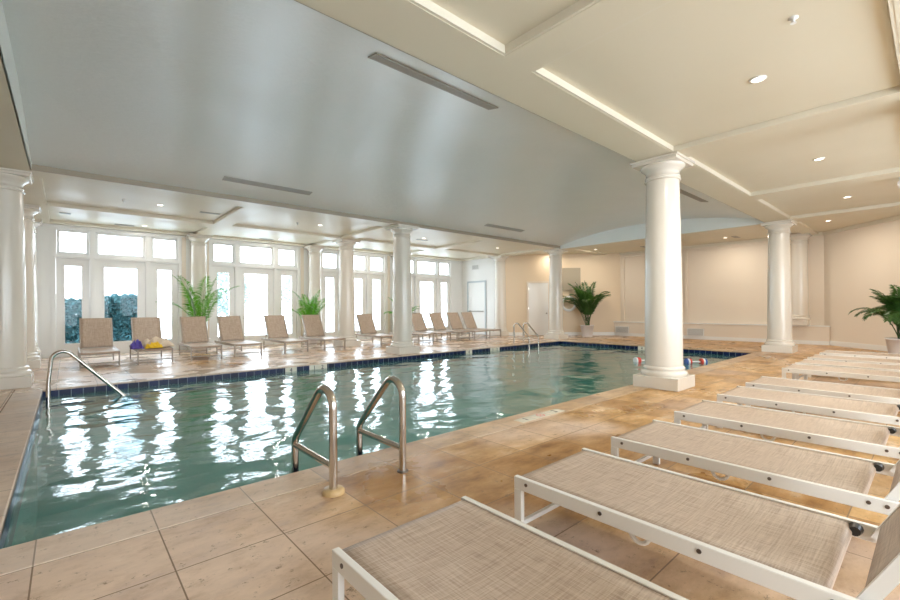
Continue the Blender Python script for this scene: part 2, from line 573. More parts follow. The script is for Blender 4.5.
for k in range(3):
    sp.box(PX0 + .01, PX0 + 0.45 + 0.35 * (2 - k), 7.6, PY1 - .01, D + 0.01 + k * 0.3, D + 0.31 + k * 0.3 - 0.001)
sp.build('entry_steps', M['basin'], pool)

# markers set in the tile band
def band_marker(x0, x1, txt, wall='Y'):
    if wall == 'Y':
        o = MB().box(x0, x1, PY1 - .014, PY1 - .005, -0.165, -0.022).build('depth_marker', M['markertile'], pool)
        mw = Matrix.Translation(((x0 + x1) / 2, PY1 - .016, -0.088)) @ Matrix.Rotation(PI / 2, 4, 'X')
    else:
        o = MB().box(PX1 - .014, PX1 - .005, x0, x1, -0.165, -0.022).build('depth_marker', M['markertile'], pool)
        mw = Matrix.Translation((PX1 - .016, (x0 + x1) / 2, -0.088)) @ Matrix.Rotation(-PI / 2, 4, 'Z') @ Matrix.Rotation(PI / 2, 4, 'X')
    o['label'] = 'white waterline tile with black depth numerals'
    chars = txt.split(' ')
    for i, ch in enumerate(chars):
        text_mesh(ch, 0.13, 'numeral', M['digit'], o, mw @ Matrix.Translation(((i - (len(chars) - 1) / 2) * .2, 0, 0)))
band_marker(3.66, 3.92, "4")
band_marker(4.22, 4.66, "1 2")
band_marker(9.25, 9.52, "4")
band_marker(10.35, 10.80, "1 2")
band_marker(6.40, 6.66, "4", 'X')
# deck marker
for x0, txt, mm in ((3.84, '1', 'digit'), (4.12, '', 'redmark'), (4.40, '2', 'digit')):
    o = MB().box(x0, x0 + .26, 3.10, 3.24, 0.0, 0.004).build('deck_marker', M['markertile'], pool)
    mw = Matrix.Translation((x0 + .13, 3.17, 0.005))
    if txt:
        text_mesh(txt, 0.12, 'numeral', M['digit'], o, mw)
    else:
        r = MB()
        r.tube([(x0 + .13 + .05 * math.cos(a * PI / 12), 3.17 + .05 * math.sin(a * PI / 12), 0.004) for a in range(25)], 0.005, 6, False)
        r.tube([(x0 + .095, 3.135, 0.004), (x0 + .165, 3.205, 0.004)], 0.005, 6)
        r.build('symbol', M['redmark'], o)

# water
wv = []; wf = []
nx, ny = 420, 185
def wave(x, y):
    h = 0.0
    h += 0.0150 * noise.noise(Vector((x * 1.15 + 0.35 * y, y * 1.7, 0.3)))
    h += 0.0072 * noise.noise(Vector((x * 2.6 - 0.9 * y, y * 3.3, 5.1)))
    h += 0.0036 * noise.noise(Vector((x * 5.5 + 2.0 * y, y * 7.0, 9.7)))
    return h
for j in range(ny + 1):
    for i in range(nx + 1):
        x = PX0 + .007 + (PX1 - PX0 - .014) * i / nx
        y = PY0 + .007 + (PY1 - PY0 - .014) * j / ny
        wv.append((x, y, WZ + wave(x, y)))
for j in range(ny):
    for i in range(nx):
        a = j * (nx + 1) + i
        wf.append((a, a + 1, a + nx + 2, a + nx + 1))
w = MB(); w.add(wv, wf, True)
wo_ = w.build('pool_water', M['water'])
if wo_.data.polygons[0].normal.z < 0:
    wo_.data.flip_normals()
tag(wo_, 'rippled clear teal water filling the indoor pool', 'water', kind='stuff')

# ------------------------------------------------------------------ walls
WY = 16.0
bays = [0.0, 3.83, 7.70, 11.55]
ops = []      # (x0,x1,z0,z1) openings in the window wall
units = []
for k, b in enumerate(bays):
    for (a, c) in ((-0.22, 0.50), (0.62, 1.80), (1.93, 2.66)):
        ops.append((b + a, b + c, 0.0, 2.74))
    for (a, c) in ((-0.20, 0.49), (0.63, 1.79), (1.95, 2.65)):
        ops.append((b + a, b + c, 2.86, 3.53))
def wall_with_openings(x0, x1, z0, z1, y0, y1, ops):
    mb = MB()
    xs = sorted({x0, x1, *[o[0] for o in ops], *[o[1] for o in ops]})
    zs = sorted({z0, z1, *[o[2] for o in ops], *[o[3] for o in ops]})
    for i in range(len(xs) - 1):
        # merge vertically
        run = None
        for j in range(len(zs) - 1):
            cx, cz = (xs[i] + xs[i + 1]) / 2, (zs[j] + zs[j + 1]) / 2
            solid = not any(o[0] < cx < o[1] and o[2] < cz < o[3] for o in ops)
            if solid:
                if run is None: run = [zs[j], zs[j + 1]]
                else: run[1] = zs[j + 1]
            if (not solid or j == len(zs) - 2) and run:
                mb.box(xs[i], xs[i + 1], y0, y1, run[0], run[1])
                run = None
    return mb
struct('wall_north', wall_with_openings(-1.0, 15.2, 0, 3.9, WY, WY + .22, ops), M['white'])
mb = MB(); mb.box(RX0, -1.0, WY, WY + .22, 0, 3.9)
struct('wall_northwest', mb, M['wall'])

def framed(name, x0, x1, z0, z1, fw, top, bot, y, door=False, ysgn=1):
    r = sroot(name, ((x0 + x1) / 2, y, z0))
    hw = (x1 - x0) / 2; h = z1 - z0
    f = MB()
    e = 0.003
    f.box(-hw + e, -hw + fw, 0.06, 0.14, e, h - e); f.box(hw - fw, hw - e, 0.06, 0.14, e, h - e)
    f.box(-hw + fw, hw - fw, 0.06, 0.14, h - top, h - e); f.box(-hw + fw, hw - fw, 0.06, 0.14, e, bot)
    # stepped inner bead
    i0 = fw - 0.03
    f.box(-hw + i0, -hw + fw + .012, 0.045, 0.06, bot - .03, h - top + .03)
    f.box(hw - fw - .012, hw - i0, 0.045, 0.06, bot - .03, h - top + .03)
    f.box(-hw + fw, hw - fw, 0.045, 0.06, h - top - .012, h - top + .03)
    f.box(-hw + fw, hw - fw, 0.045, 0.06, bot - .03, bot + .012)
    f.build('window_frame' if not door else 'door_frame', M['white'], r)
    MB().box(-hw + fw, hw - fw, 0.095, 0.103, bot, h - top).build('pane', M['glass'], r)
    if door:
        hd = MB()
        hd.tube([(-hw + fw - .05, 0.045, 0.98), (-hw + fw - .05, 0.0, 0.98), (-hw + fw + .05, 0.0, 0.98)], 0.009, 8)
        hd.build('door_handle', M['steel'], r)
    return r
wn_ = 1; dn_ = 1
for b in bays:
    framed('window_%d' % wn_, b - .22, b + .50, 0, 2.74, 0.17, 0.20, 0.36, WY); wn_ += 1
    framed('door_%d' % dn_, b + .62, b + 1.80, 0, 2.74, 0.19, 0.20, 0.36, WY, True); dn_ += 1
    framed('window_%d' % wn_, b + 1.93, b + 2.66, 0, 2.74, 0.17, 0.20, 0.36, WY); wn_ += 1
    for (a, c) in ((-0.20, 0.49), (0.63, 1.79), (1.95, 2.65)):
        framed('window_%d' % wn_, b + a, b + c, 2.86, 3.53, 0.05, 0.05, 0.05, WY); wn_ += 1
# casing mouldings on the window wall
tr = MB()
for b in bays:
    for x in (b - .27, b + .56, b + 1.865, b + 2.71):
        tr.box(x - .035, x + .035, WY - .03, WY + .0, 0, 3.6)
    tr.box(b - .3, b + 2.75, WY - .05, WY, 2.77, 2.83)
    tr.box(b - .3, b + 2.75, WY - .04, WY, 3.56, 3.62)
struct('trim_1', tr, M['white'])
# beige pilaster panels between the bays
tr = MB()
for x in (3.17, 7.05, 10.95):
    tr.box(x - .42, x - .30, WY - .025, WY, 0.1, 3.6)
    tr.box(x + .30, x + .42, WY - .025, WY, 0.1, 3.6)
struct('trim_2', tr, M['wall'])

# walls at X=15 (exit door), diagonals, far wall, others
mb = MB(); mb.box(15.0, 15.2, 13.3, WY, 0, 3.9)
struct('wall_northeast', mb, M['wallwhite'])
S = 28.35
def diag_wall(name, p1, p2, th, m, z1=3.9):
    a = Vector((*p1, 0)); b = Vector((*p2, 0))
    d = (b - a); L = d.length; d.normalize()
    n = Vector((-d.y, d.x, 0))
    mb = MB(); mb.obox(a, d, n, 0, L, 0, th, 0, z1)
    return struct(name, mb, m), d, n, L
dwall, dd_, dn2, dL = diag_wall('wall_diagonal_north', (EX, S - EX), (15.05, S - 15.05), -0.2, M['wall_warm'])
diag_wall('wall_diagonal_south', (14.9, -1.4), (EX, 2.5), -0.2, M['wall'])
mb = MB(); mb.box(EX, EX + .2, 2.4, S - EX, 0, 3.9)
struct('wall_east', mb, M['wall'])
mb = MB(); mb.box(14.9, 15.1, RY0, -1.4, 0, 3.9)
struct('wall_southeast', mb, M['wall'])
# unseen sides with daylight openings
sops = [(x, x + 2.6, 0.3, 3.3) for x in (-.6, 2.6, 5.8, 9.0)]
struct('wall_south', wall_with_openings(RX0 - .2, 15.1, 0, 3.9, RY0 - .2, RY0, sops), M['wall'])
mb = MB()
mb.box(RX0 - .2, RX0, RY0, WY + .2, 0, 3.9)
struct('wall_west', mb, M['wall'])

# low bench wall with baseboard
lg = MB(); lg.box(EX - .22, EX, 2.35, 9.75, 0, 0.60)
struct('trim_3', lg, M['wall'], 0.01)
lg = MB(); lg.box(EX - .25, EX, 2.33, 9.78, 0.60, 0.635)
lg.box(EX - .24, EX - .22, 2.35, 9.75, 0, 0.13)
struct('baseboard_east', lg, M['white'])
def wall_strip(name, p1, p2, th, z0, z1, m):
    a = Vector((*p1, 0)); b = Vector((*p2, 0)); d = (b - a); L = d.length; d.normalize()
    n = Vector((-d.y, d.x, 0))
    mb = MB(); mb.obox(a, d, n, 0, L, 0, th, z0, z1)
    return struct(name, mb, m)
wall_strip('baseboard_southeast', (14.95, -1.35), (EX, 2.5), 0.03, 0, 0.15, M['white'])
wall_strip('baseboard_northeast', (EX, S - EX), (16.65, S - 16.65), 0.03, 0, 0.15, M['white'])
wall_strip('baseboard_northwest', (15.75, S - 15.75), (15.05, S - 15.05), 0.03, 0, 0.15, M['white'])
tr = MB()
for y in (3.2, 6.75, 9.4):
    tr.box(EX - .06, EX, y - .05, y + .05, 0.635, 3.55)
tr.box(EX - .05, EX, 3.2, 9.4, 3.5, 3.55)
struct('trim_4', tr, M['wall'], 0.01)
def grille(name, loc, w, h, label, diag=None):
    r = thing(name, loc, diag or 0, label, 'vent', 'wall vent grilles in the low bench wall')
    MB().box(-w / 2, w / 2, -.02, 0, 0, h).build('frame', M['white'], r)
    s = MB()
    n = 7
    for k in range(n):
        z = 0.03 + (h - .06) * k / (n - 1)
        s.box(-w / 2 + .03, w / 2 - .03, -.03, -.02, z - .008, z + .008)
    s.build('slat', M['vent'], r)
grille('wall_vent', (EX - .245, 9.35, 0.14), 0.62, 0.28, 'white louvred vent low in the bench wall beside the potted palm', -PI / 2)
grille('wall_vent', (EX - .245, 6.35, 0.14), 0.62, 0.28, 'white louvred vent low in the bench wall right of the large column', -PI / 2)

# doors
mb = MB()
def on_diag(px, off=0.0):
    return Vector((px, S - px, 0)) - Vector((1, 1, 0)).normalized() * off
r = sroot('door_%d' % dn_); dn_ += 1
a = Vector((15.86, S - 15.86, 0)); b = Vector((16.52, S - 16.52, 0))
r.location = (a + b) / 2; r.rotation_euler = (0, 0, -PI / 4)
f = MB()
f.box(-.52, -.45, -.035, 0, 0, 2.48); f.box(.45, .52, -.035, 0, 0, 2.48); f.box(-.45, .45, -.035, 0, 2.41, 2.48)
f.build('door_frame', M['wall'], r)
MB().box(-.447, .447, -.02, 0, 0.012, 2.405).build('door_leaf', M['white'], r)
k = MB(); k.tube([(.36, -.02, 1.02), (.36, -.07, 1.02)], [.012, .012], 10); k.lathe([(0.001, -.03), (.03, -.015), (.03, .015), (.001, .03)], (.36, -.085, 1.02), 12)
k.build('door_knob', M['bolt'], r)
k = MB()
for z in (.3, 1.2, 2.1): k.box(-.455, -.435, -.04, -.018, z, z + .1)
k.build('hinge', M['steel'], r)
# exit door at X=15
r = sroot('door_%d' % dn_, (15.0, 14.94, 0)); dn_ += 1
r.rotation_euler = (0, 0, -PI / 2)
f = MB()
f.box(-.64, -.56, -.04, 0, 0, 2.60); f.box(.56, .64, -.04, 0, 0, 2.60); f.box(-.56, .56, -.04, 0, 2.52, 2.60)
f.build('door_frame', M['doorgrey'], r)
f = MB()
f.box(-.555, -.40, -.03, 0, 0.01, 2.51); f.box(.42, .555, -.03, 0, 0.01, 2.51)
f.box(-.40, .42, -.03, 0, 2.38, 2.51); f.box(-.40, .42, -.03, 0, .01, .3)
f.box(-.40, .42, -.012, 0, .3, 2.38)
f.build('door_leaf', M['wallwhite'], r)
pb = MB(); pb.tube([(-.40, -.07, 1.12), (.50, -.07, 1.12)], .028, 10); pb.lathe([(.001, -.05), (.075, -.03), (.075, .03), (.001, .05)], (-.42, -.07, 1.12), 14)
pb.build('push_bar', M['vent'], r)
v = thing('wall_vent', (14.99, 15.0, 3.14), -PI / 2, 'small white grille high on the wall above the exit door', 'vent')
MB().box(-.22, .22, -.02, 0, 0, .26).build('frame', M['wallwhite'], v)
s = MB()
for kx in range(9): s.box(-.19 + kx * .0475 - .008, -.19 + kx * .0475 + .008, -.03, -.02, .03, .23)
s.build('slat', M['vent'], v)
# panel and life ring on diagonal wall
p = on_diag(17.25, 0.0)
o = MB().box(-.40, .40, -.05, 0, 2.07, 3.08).build('wall_panel', M['board'])
o.location = p; o.rotation_euler = (0, 0, -PI / 4)
tag(o, 'grey-beige rectangular panel on the wall above the potted palm', 'panel')
p = on_diag(17.15, 0.09)
lr = MB(); lr.tube([(.30 * math.cos(i * PI / 16), 0, 1.45 + .30 * math.sin(i * PI / 16)) for i in range(33)], 0.06, 10, False)
o = lr.build('life_ring', M['foamwhite']); o.location = p; o.rotation_euler = (0, 0, -PI / 4)
tag(o, 'white life ring hung on the wall behind the column and palm', 'life ring')

# ------------------------------------------------------------------ ceiling
xrec = [(-4.7, -.75), (-.35, 3.08), (3.48, 6.93), (7.33, 11.0), (11.45, 14.75)]
def wing(yb0, yb1, yrec, xmin, xmax, mb, moulds):
    xs = sorted({xmin, xmax, *[q for r_ in xrec for q in r_]})
    ys = sorted({yb0, yb1, *[q for r_ in yrec for q in r_]})
    for i in range(len(xs) - 1):
        for j in range(len(ys) - 1):
            cx, cy = (xs[i] + xs[i + 1]) / 2, (ys[j] + ys[j + 1]) / 2
            rec = any(a < cx < b for a, b in xrec) and any(a < cy < b for a, b in yrec)
            z = CZ if rec else BZ
            mb.box(xs[i], xs[i + 1], ys[j], ys[j + 1], z, 4.3)
            if rec:
                x0, x1, y0, y1 = xs[i], xs[i + 1], ys[j], ys[j + 1]
                q = MB()
                w_ = .045
                for z0, z1, w_ in ((BZ + .004, CZ, .028),):
                    q.box(x0, x1, y0, y0 + w_, z0, z1); q.box(x0, x1, y1 - w_, y1, z0, z1)
                    q.box(x0, x0 + w_, y0 + w_, y1 - w_, z0, z1); q.box(x1 - w_, x1, y0 + w_, y1 - w_, z0, z1)
                moulds.append(q)
cl = MB(); moulds = []
wing(10.02, WY, [(10.6, 13.28), (13.9, 15.75)], RX0, 15.3, cl, moulds)
wing(RY0, 3.24, [(.22, 2.68), (-2.5, -.32)], RX0, 15.3, cl, moulds)
cl.box(RX0, -.45, 3.24, 10.02, BZ, 4.3)
cl.box(14.8, 15.3, 3.24, 10.02, BZ - .03, BZ + 0.001)
cl.box(15.3, EX + .2, RY0, WY, CZ, 4.3)
struct('ceiling', cl, M['ceil'])
for k, q in enumerate(moulds):
    struct('trim_%d' % (5 + k), q, M['mould'])
def vz(y):
    o = (y - 6.63) / 3.39
    return 3.74 + .39 * (1 - abs(o) ** 2.2)
va = MB()
n = 48
ys = [3.24 + (10.02 - 3.24) * i / n for i in range(n + 1)]
vs = []; fs = []
X0, X1 = -.45, 14.8
nxv = 2
for y in ys:
    vs.append((X0, y, vz(y))); vs.append((X1, y, vz(y)))
for i in range(n):
    fs.append((2 * i, 2 * i + 1, 2 * i + 3, 2 * i + 2))
va.add(vs, fs, True)
vo = struct('ceiling', va, M['vault'])
# sides and arched fascias
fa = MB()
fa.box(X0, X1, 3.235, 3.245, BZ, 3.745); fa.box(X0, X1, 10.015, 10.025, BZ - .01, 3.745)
struct('trim_30', fa, M['edgeshade'])
for nm, X, th in (('trim_31', 14.79, .02), ('trim_32', -.44, .01)):
    fa = MB()
    zb = BZ - .02 if X > 0 else BZ + .001
    for i in range(n):
        fa.add([(X, ys[i], zb), (X, ys[i + 1], zb), (X, ys[i + 1], vz(ys[i + 1]) + .02), (X, ys[i], vz(ys[i]) + .02)], [(0, 1, 2, 3)])
        fa.add([(X + th, ys[i], zb), (X + th, ys[i + 1], zb), (X + th, ys[i + 1], vz(ys[i + 1]) + .02), (X + th, ys[i], vz(ys[i]) + .02)], [(0, 1, 2, 3)])
    struct(nm, fa, M['fascia'])
rf = MB(); rf.box(RX0 - .2, EX + .3, RY0 - .2, WY + .25, 4.3, 4.4)
struct('roof', rf, M['ceil'])
wc = MB()
wc.obox((14.95, -1.35, 0), Vector((1, 1, 0)).normalized(), Vector((-1, 1, 0)).normalized(), 0, 5.4, 0, .07, CZ - .1, CZ)
wc.box(EX - .07, EX, 2.5, S - EX, CZ - .1, CZ)
struct('trim_33', wc, M['mould'])
# beams in the end bay, from column to corner
d = Vector((1, -.0, 0))
bmx = MB()
bmx.box(15.1, EX, 2.62, 2.98, BZ + .02, CZ); bmx.box(15.1, EX, 9.95, 10.30, BZ + .02, CZ)
struct('trim_34', bmx, M['ceil'])

# ------------------------------------------------------------------ columns
def make_column(loc, label, group, r0=.28, r1=.245, pl=.35, H=BZ):
    t = thing('column', loc, 0, label, 'column', group)
    MB().box(-pl, pl, -pl, pl, 0, .19).build('plinth', M['column'], t, .006)
    k = r0 / .28
    pr = [(.335 * k, .19), (.345 * k, .21), (.345 * k, .24), (.335 * k, .262), (.31 * k, .27), (.30 * k, .285), (.31 * k, .30), (.315 * k, .318), (.30 * k, .335), (.285 * k, .345)]
    MB().lathe(pr, n=40).build('base_moulding', M['column'], t)
    sh = []
    for i in range(13):
        u = i / 12
        rr = r0 + (r1 - r0) * (max(0, u - .2) / .8) ** 1.3
        sh.append((rr, .345 + (H - .33 - .345) * u))
    MB().lathe(sh, n=40).build('shaft', M['column'], t)
    q = r1
    z = H - .33
    cp = [(q, z), (q + .02, z + .004), (q + .026, z + .014), (q + .02, z + .026), (q + .004, z + .03), (q + .004, z + .05), (q + .016, z + .054), (q + .016, z + .07), (q + .002, z + .074), (q + .002, z + .15),
          (q + .016, z + .155), (q + .02, z + .17), (q + .04, z + .185), (q + .075, z + .215), (q + .085, z + .24), (q + .08, z + .25)]
    MB().lathe(cp, n=40).build('capital', M['column'], t)
    a = q + .10
    m2 = MB(); m2.box(-a, a, -a, a, z + .25, z + .295); m2.box(-a - .02, a + .02, -a - .02, a + .02, z + .295, H - .002)
    m2.build('abacus', M['column'], t, .005)
    return t
G = 'white columns around the pool'
c0 = make_column((7.28, 2.97, 0), 'large white round column in the foreground, right of the two steel grab rails', G)
cols = [((15.1, 2.98, 0), 'white round column near the far right corner of the pool, beyond the front row loungers'),
        ((7.28, 10.30, 0), 'white round column at the far pool edge, in the middle of the lounger row by the windows'),
        ((15.1, 10.45, 0), 'white round column at the far corner of the pool beside the white door'),
        ((-.80, 10.52, 0), 'large white round column at the left edge of the view by the pool corner'),
        ((7.28, 13.62, 0), 'white round column behind the lounger row, just left of the pool edge column'),
        ((-.80, 13.68, 0), 'white round column standing directly behind the leftmost column'),
        ((15.05, 13.45, 0), 'white round column where the white exit door wall meets the beige wall'),
        ((7.5, -.12, 0), 'white round column standing in the gap of the front lounger row')]
for loc, lab in cols:
    dup(c0, loc, 0, lab, G)
e0 = make_column((3.17, 15.68, 0), 'slender white column against the window wall behind the leftmost palm', 'white columns on the window wall', .235, .21, .28)
dup(e0, (7.05, 15.68, 0), 0, 'slender white column against the window wall behind the second palm', 'white columns on the window wall')
dup(e0, (10.95, 15.68, 0), 0, 'slender white column against the window wall behind the palm hidden by the pool edge column', 'white columns on the window wall')
dup(e0, (-.80, 15.68, 0), 0, 'slender white column at the left end of the window wall', 'white columns on the window wall')
e1 = make_column((EX - .26, 3.10, .635), 'white column standing on the low bench wall in the right corner', None, .235, .215, .24, CZ - .635 - .02)

# ------------------------------------------------------------------ loungers
W2 = .36
def make_lounger(label, group, fm, detail):
    t = thing('sun_lounger', (0, 0, 0), 0, label, 'sun lounger', group)
    for s_ in (-1, 1):
        x0, x1 = (s_ * W2, s_ * (W2 - .03))
        x0, x1 = min(x0, x1), max(x0, x1)
        MB().box(x0, x1, 0.0, 1.95, .292, .36).build('side_rail', fm, t, .004)
        MB().box(x0 + .001, x1 - .001, 0.0, .05, 0, .2915).build('leg', fm, t, .003)
        MB().box(x0 + .001, x1 - .001, 1.72, 1.77, 0, .2915).build('leg', fm, t, .003)
        if detail:
            for y in (.085, .52, .945, 1.345, 1.41):
                cx = s_ * (W2 + .002)
                m_ = MB(); m_.tube([(s_ * (W2 - .004), y, .332), (s_ * (W2 + .004), y, .332)], .0095, 10)
                m_.build('bolt', M['bolt'], t)
            br = MB()
            xx = s_ * (W2 - .05)
            br.tube([(xx, .64 + .045 - .045 * math.cos(a * PI / 8), .292 - .05 * math.sin(a * PI / 8)) for a in range(9)], .010, 8)
            br.build('bracket', fm, t)
    for q in ((.016, .03, .30, .335), (1.70, 1.73, .30, .33), (.015, .04, .085, .11), (1.735, 1.755, .085, .11)):
        MB().box(-W2 + .031, W2 - .031, *q).build('stretcher', fm, t, .003)
    c = MB(); c.tube([(-W2 + .031, 1.30, .318), (W2 - .031, 1.30, .318)], .016, 10); c.build('crossbar', fm, t)
    # seat sling
    ns, nw = 36, 10
    prof = [(.028, .30), (.012, .315), (.008, .335), (.016, .352)]
    for i in range(1, ns):
        y = .016 + (1.285 - .016) * i / ns
        prof.append((y, .354))
    prof += [(1.30, .352), (1.317, .345), (1.327, .33), (1.327, .312), (1.317, .298), (1.30, .292)]
    vs = []; fs = []
    for k, (y, z) in enumerate(prof):
        for i in range(nw + 1):
            u = -1 + 2 * i / nw
            sag = .014 * (1 - u * u) * (1 if 3 < k < len(prof) - 6 else 0) * min(1, min(y / .2, (1.295 - y) / .2 if y < 1.295 else 0))
            vs.append((u * (W2 - .03), y, z - max(0, sag)))
    for k in range(len(prof) - 1):
        for i in range(nw):
            a = k * (nw + 1) + i
            fs.append((a, a + 1, a + nw + 2, a + nw + 1))
    sl = MB(); sl.add(vs, fs, True)
    so = sl.build('seat', M['sling'], t)
    sd = so.modifiers.new('thickness', 'SOLIDIFY'); sd.thickness = .004; sd.offset = -1
    if detail:
        for s_ in (-1,):
            kp = MB(); kp.tube([(s_ * (W2 - .034), 1.335, .335), (s_ * (W2 - .075), 1.335, .335)], [.026, .02], 12)
            kp.build('end_cap', M['black'], t)
    # backrest
    ang = math.radians(62)
    dy, dz = math.cos(ang), math.sin(ang)
    py, pz = 1.41, .335
    L = .85
    bw = W2 - .048
    fr = MB()
    for s_ in (-1, 1):
        xa, xb = s_ * bw - .013, s_ * bw + .013
        vs = []
        for (l, h) in ((-.02, -.02), (L, -.02), (L, .02), (-.02, .02)):
            for x in (xa, xb):
                vs.append((x, py + dy * l - dz * h, pz + dz * l + dy * h))
        fr = MB()
        fr.add(vs, [(0, 1, 3, 2), (2, 3, 5, 4), (4, 5, 7, 6), (6, 7, 1, 0), (0, 2, 4, 6), (1, 7, 5, 3)])
        fr.build('back_frame', fm, t)
    for l in (0.04, L - .012):
        cr_ = MB()
        cr_.tube([(-bw + .012, py + dy * l, pz + dz * l), (bw - .012, py + dy * l, pz + dz * l)], .011, 8)
        cr_.build('back_crossbar', fm, t)
    vs = []; fs = []
    nb = 16
    for k in range(nb + 1):
        l = .04 + (L - .045) * k / nb
        for i in range(nw + 1):
            u = -1 + 2 * i / nw
            s2 = .02 * (1 - u * u) * math.sin(PI * k / nb)
            off = .014 - s2
            vs.append((u * (bw - .012), py + dy * l - dz * off, pz + dz * l + dy * off))
    for k in range(nb):
        for i in range(nw):
            a = k * (nw + 1) + i
            fs.append((a, a + 1, a + nw + 2, a + nw + 1))
    bk = MB(); bk.add(vs, fs, True)
    bo = bk.build('backrest', M['sling'], t)
    sd = bo.modifiers.new('thickness', 'SOLIDIFY'); sd.thickness = .004; sd.offset = -1
    # support strut behind the backrest
    for s_ in (-1, 1):
        st = MB()
        x = s_ * (bw - .03)
        st.tube([(x, py + dy * .38, pz + dz * .38 - .01), (x, 1.80, .33)], .008, 8)
        st.build('support_strut', fm, t)
    return t
GN = 'white framed sun loungers in the front row'
near_x = [.77, 1.865, 2.94, 4.07, 5.20, 6.24, 8.10, 9.02, 10.05, 11.25]
near_lab = ['nearest white framed sun lounger, at the bottom of the view in front of all others',
            'second nearest white framed sun lounger, standing directly behind the bottom one',
            'third white framed sun lounger from the camera in the front row',
            'fourth white framed sun lounger from the camera, right of the grab rails at mid distance',
            'fifth white framed sun lounger from the camera in the front row',
            'sixth white framed sun lounger, last one before the gap in the front row',
            'white framed sun lounger just beyond the gap, its open legs visible',
            'second white framed sun lounger beyond the gap in the front row',
            'third white framed sun lounger beyond the gap in the front row',
            'farthest white framed sun lounger of the front row, nearest the far right wall']
L0 = None
for x, lab in zip(near_x, near_lab):
    if L0 is None:
        L0 = make_lounger(lab, GN, M['frame'], True)
        L0.location = (x + W2, 1.575, 0); L0.rotation_euler = (0, 0, PI)
    else:
        dup(L0, (x + W2, 1.575, 0), PI, lab, GN)
GF = 'brown sling sun loungers in the row by the windows'
far_x = [.56, 1.60, 2.70, 3.72, 5.08, 6.28, 8.33, 9.90, 10.84, 11.86, 12.79, 13.72]
far_lab = ['leftmost brown sling sun lounger by the windows, in front of the hedge',
           'brown sling sun lounger by the windows with a bundle of cloths on it',
           'third brown sling sun lounger from the left, in front of the leftmost palm',
           'fourth brown sling sun lounger from the left, just right of the leftmost palm',
           'fifth brown sling sun lounger from the left, in front of a sidelight window',
           'sixth brown sling sun lounger from the left, in front of the second palm',
           'brown sling sun lounger between the two middle columns by the windows',
           'brown sling sun lounger mostly hidden behind the column at the far pool edge',
           'first fully visible brown sling sun lounger right of the pool edge column',
           'second fully visible brown sling sun lounger right of the pool edge column',
           'second last brown sling sun lounger of the window row',
           'rightmost brown sling sun lounger of the window row, beside the exit door wall']
L1 = None
rnd = random.Random(4)
for k, (x, lab) in enumerate(zip(far_x, far_lab)):
    y = 12.52 + rnd.uniform(-.04, .06)
    if L1 is None:
        L1 = make_lounger(lab, GF, M['frame_far'], False)
        L1.location = (x, y, 0)
    else:
        dup(L1, (x, y, 0), rnd.uniform(-.02, .02), lab, GF)

# cloths on the second far lounger
def cloth_lump(name, loc, sx, sy, sz, m, seed, label, cat='towel'):
    vs = []; fs = []
    n1, n2 = 30, 24
    for j in range(n2 + 1):
        for i in range(n1 + 1):
            u = -1 + 2 * i / n1; v = -1 + 2 * j / n2
            q = max(0, 1 - (abs(u) ** 3)) * max(0, 1 - abs(v) ** 3)
            h = sz * q ** .5 * (.55 + .55 * noise.noise(Vector((u * 3.4 + seed, v * 3.4, seed)))) + .012
            ex = .18 * noise.noise(Vector((v * 2, seed, 1)))
            vs.append((sx * (u + ex), sy * (v + .2 * noise.noise(Vector((u * 2, seed, 7)))), max(.006, h)))
    for j in range(n2):
        for i in range(n1):
            a = j * (n1 + 1) + i
            fs.append((a, a + 1, a + n1 + 2, a + n1 + 1))
    b = MB(); b.add(vs, fs, True)
    o = b.build(name, m); o.location = loc
    sd = o.modifiers.new('thickness', 'SOLIDIFY'); sd.thickness = .006; sd.offset = -1
    return tag(o, label, cat)
cloth_lump('towel', (1.72, 13.16, .362), .30, .40, .28, M['beigecloth'], 2.1, 'crumpled cream towel on the second lounger by the windows')
cloth_lump('towel', (1.58, 12.58, .365), .17, .11, .17, M['yellow'], 5.3, 'yellow cloth bundled on the second lounger by the windows')
cloth_lump('towel', (1.24, 12.64, .365), .12, .17, .24, M['purple'], 8.4, 'purple and blue cloth hanging at the left side of the second lounger')

# ------------------------------------------------------------------ rails
def arc(c, r, a0, a1, n, plane='yz'):
    out = []
    for i in range(n + 1):
        a = a0 + (a1 - a0) * i / n
        out.append((0, c[0] + r * math.cos(a), c[1] + r * math.sin(a)))
    return out
def smooth_path(ctrl, n=8):
    # Catmull-Rom through control points
    P = [Vector(c) for c in ctrl]
    P = [P[0] * 2 - P[1]] + P + [P[-1] * 2 - P[-2]]
    out = []
    for k in range(1, len(P) - 2):
        for i in range(n):
            t = i / n
            a, b, c, d = P[k - 1], P[k], P[k + 1], P[k + 2]
            out.append(.5 * ((2 * b) + (-a + c) * t + (2 * a - 5 * b + 4 * c - d) * t * t + (-a + 3 * b - 3 * c + d) * t ** 3))
    out.append(P[-2])
    return out
def fillet(pts, rs, n=8):
    pts = [Vector(p) for p in pts]
    out = [pts[0]]
    for k in range(1, len(pts) - 1):
        a, b, c = pts[k - 1], pts[k], pts[k + 1]
        u = (a - b).normalized(); v = (c - b).normalized()
        th = math.acos(max(-1, min(1, u.dot(v))))
        r = rs[k - 1]
        dd = r / math.tan(th / 2)
        cen = b + (u + v).normalized() * (r / math.sin(th / 2))
        p0 = b + u * dd; p1 = b + v * dd
        e0 = (p0 - cen); e1 = (p1 - cen)
        tot = e0.angle(e1)
        for i in range(n + 1):
            s_ = i / n
            out.append(cen + (e0 * math.sin((1 - s_) * tot) + e1 * math.sin(s_ * tot)) / math.sin(tot))
    out.append(pts[-1])
    return out
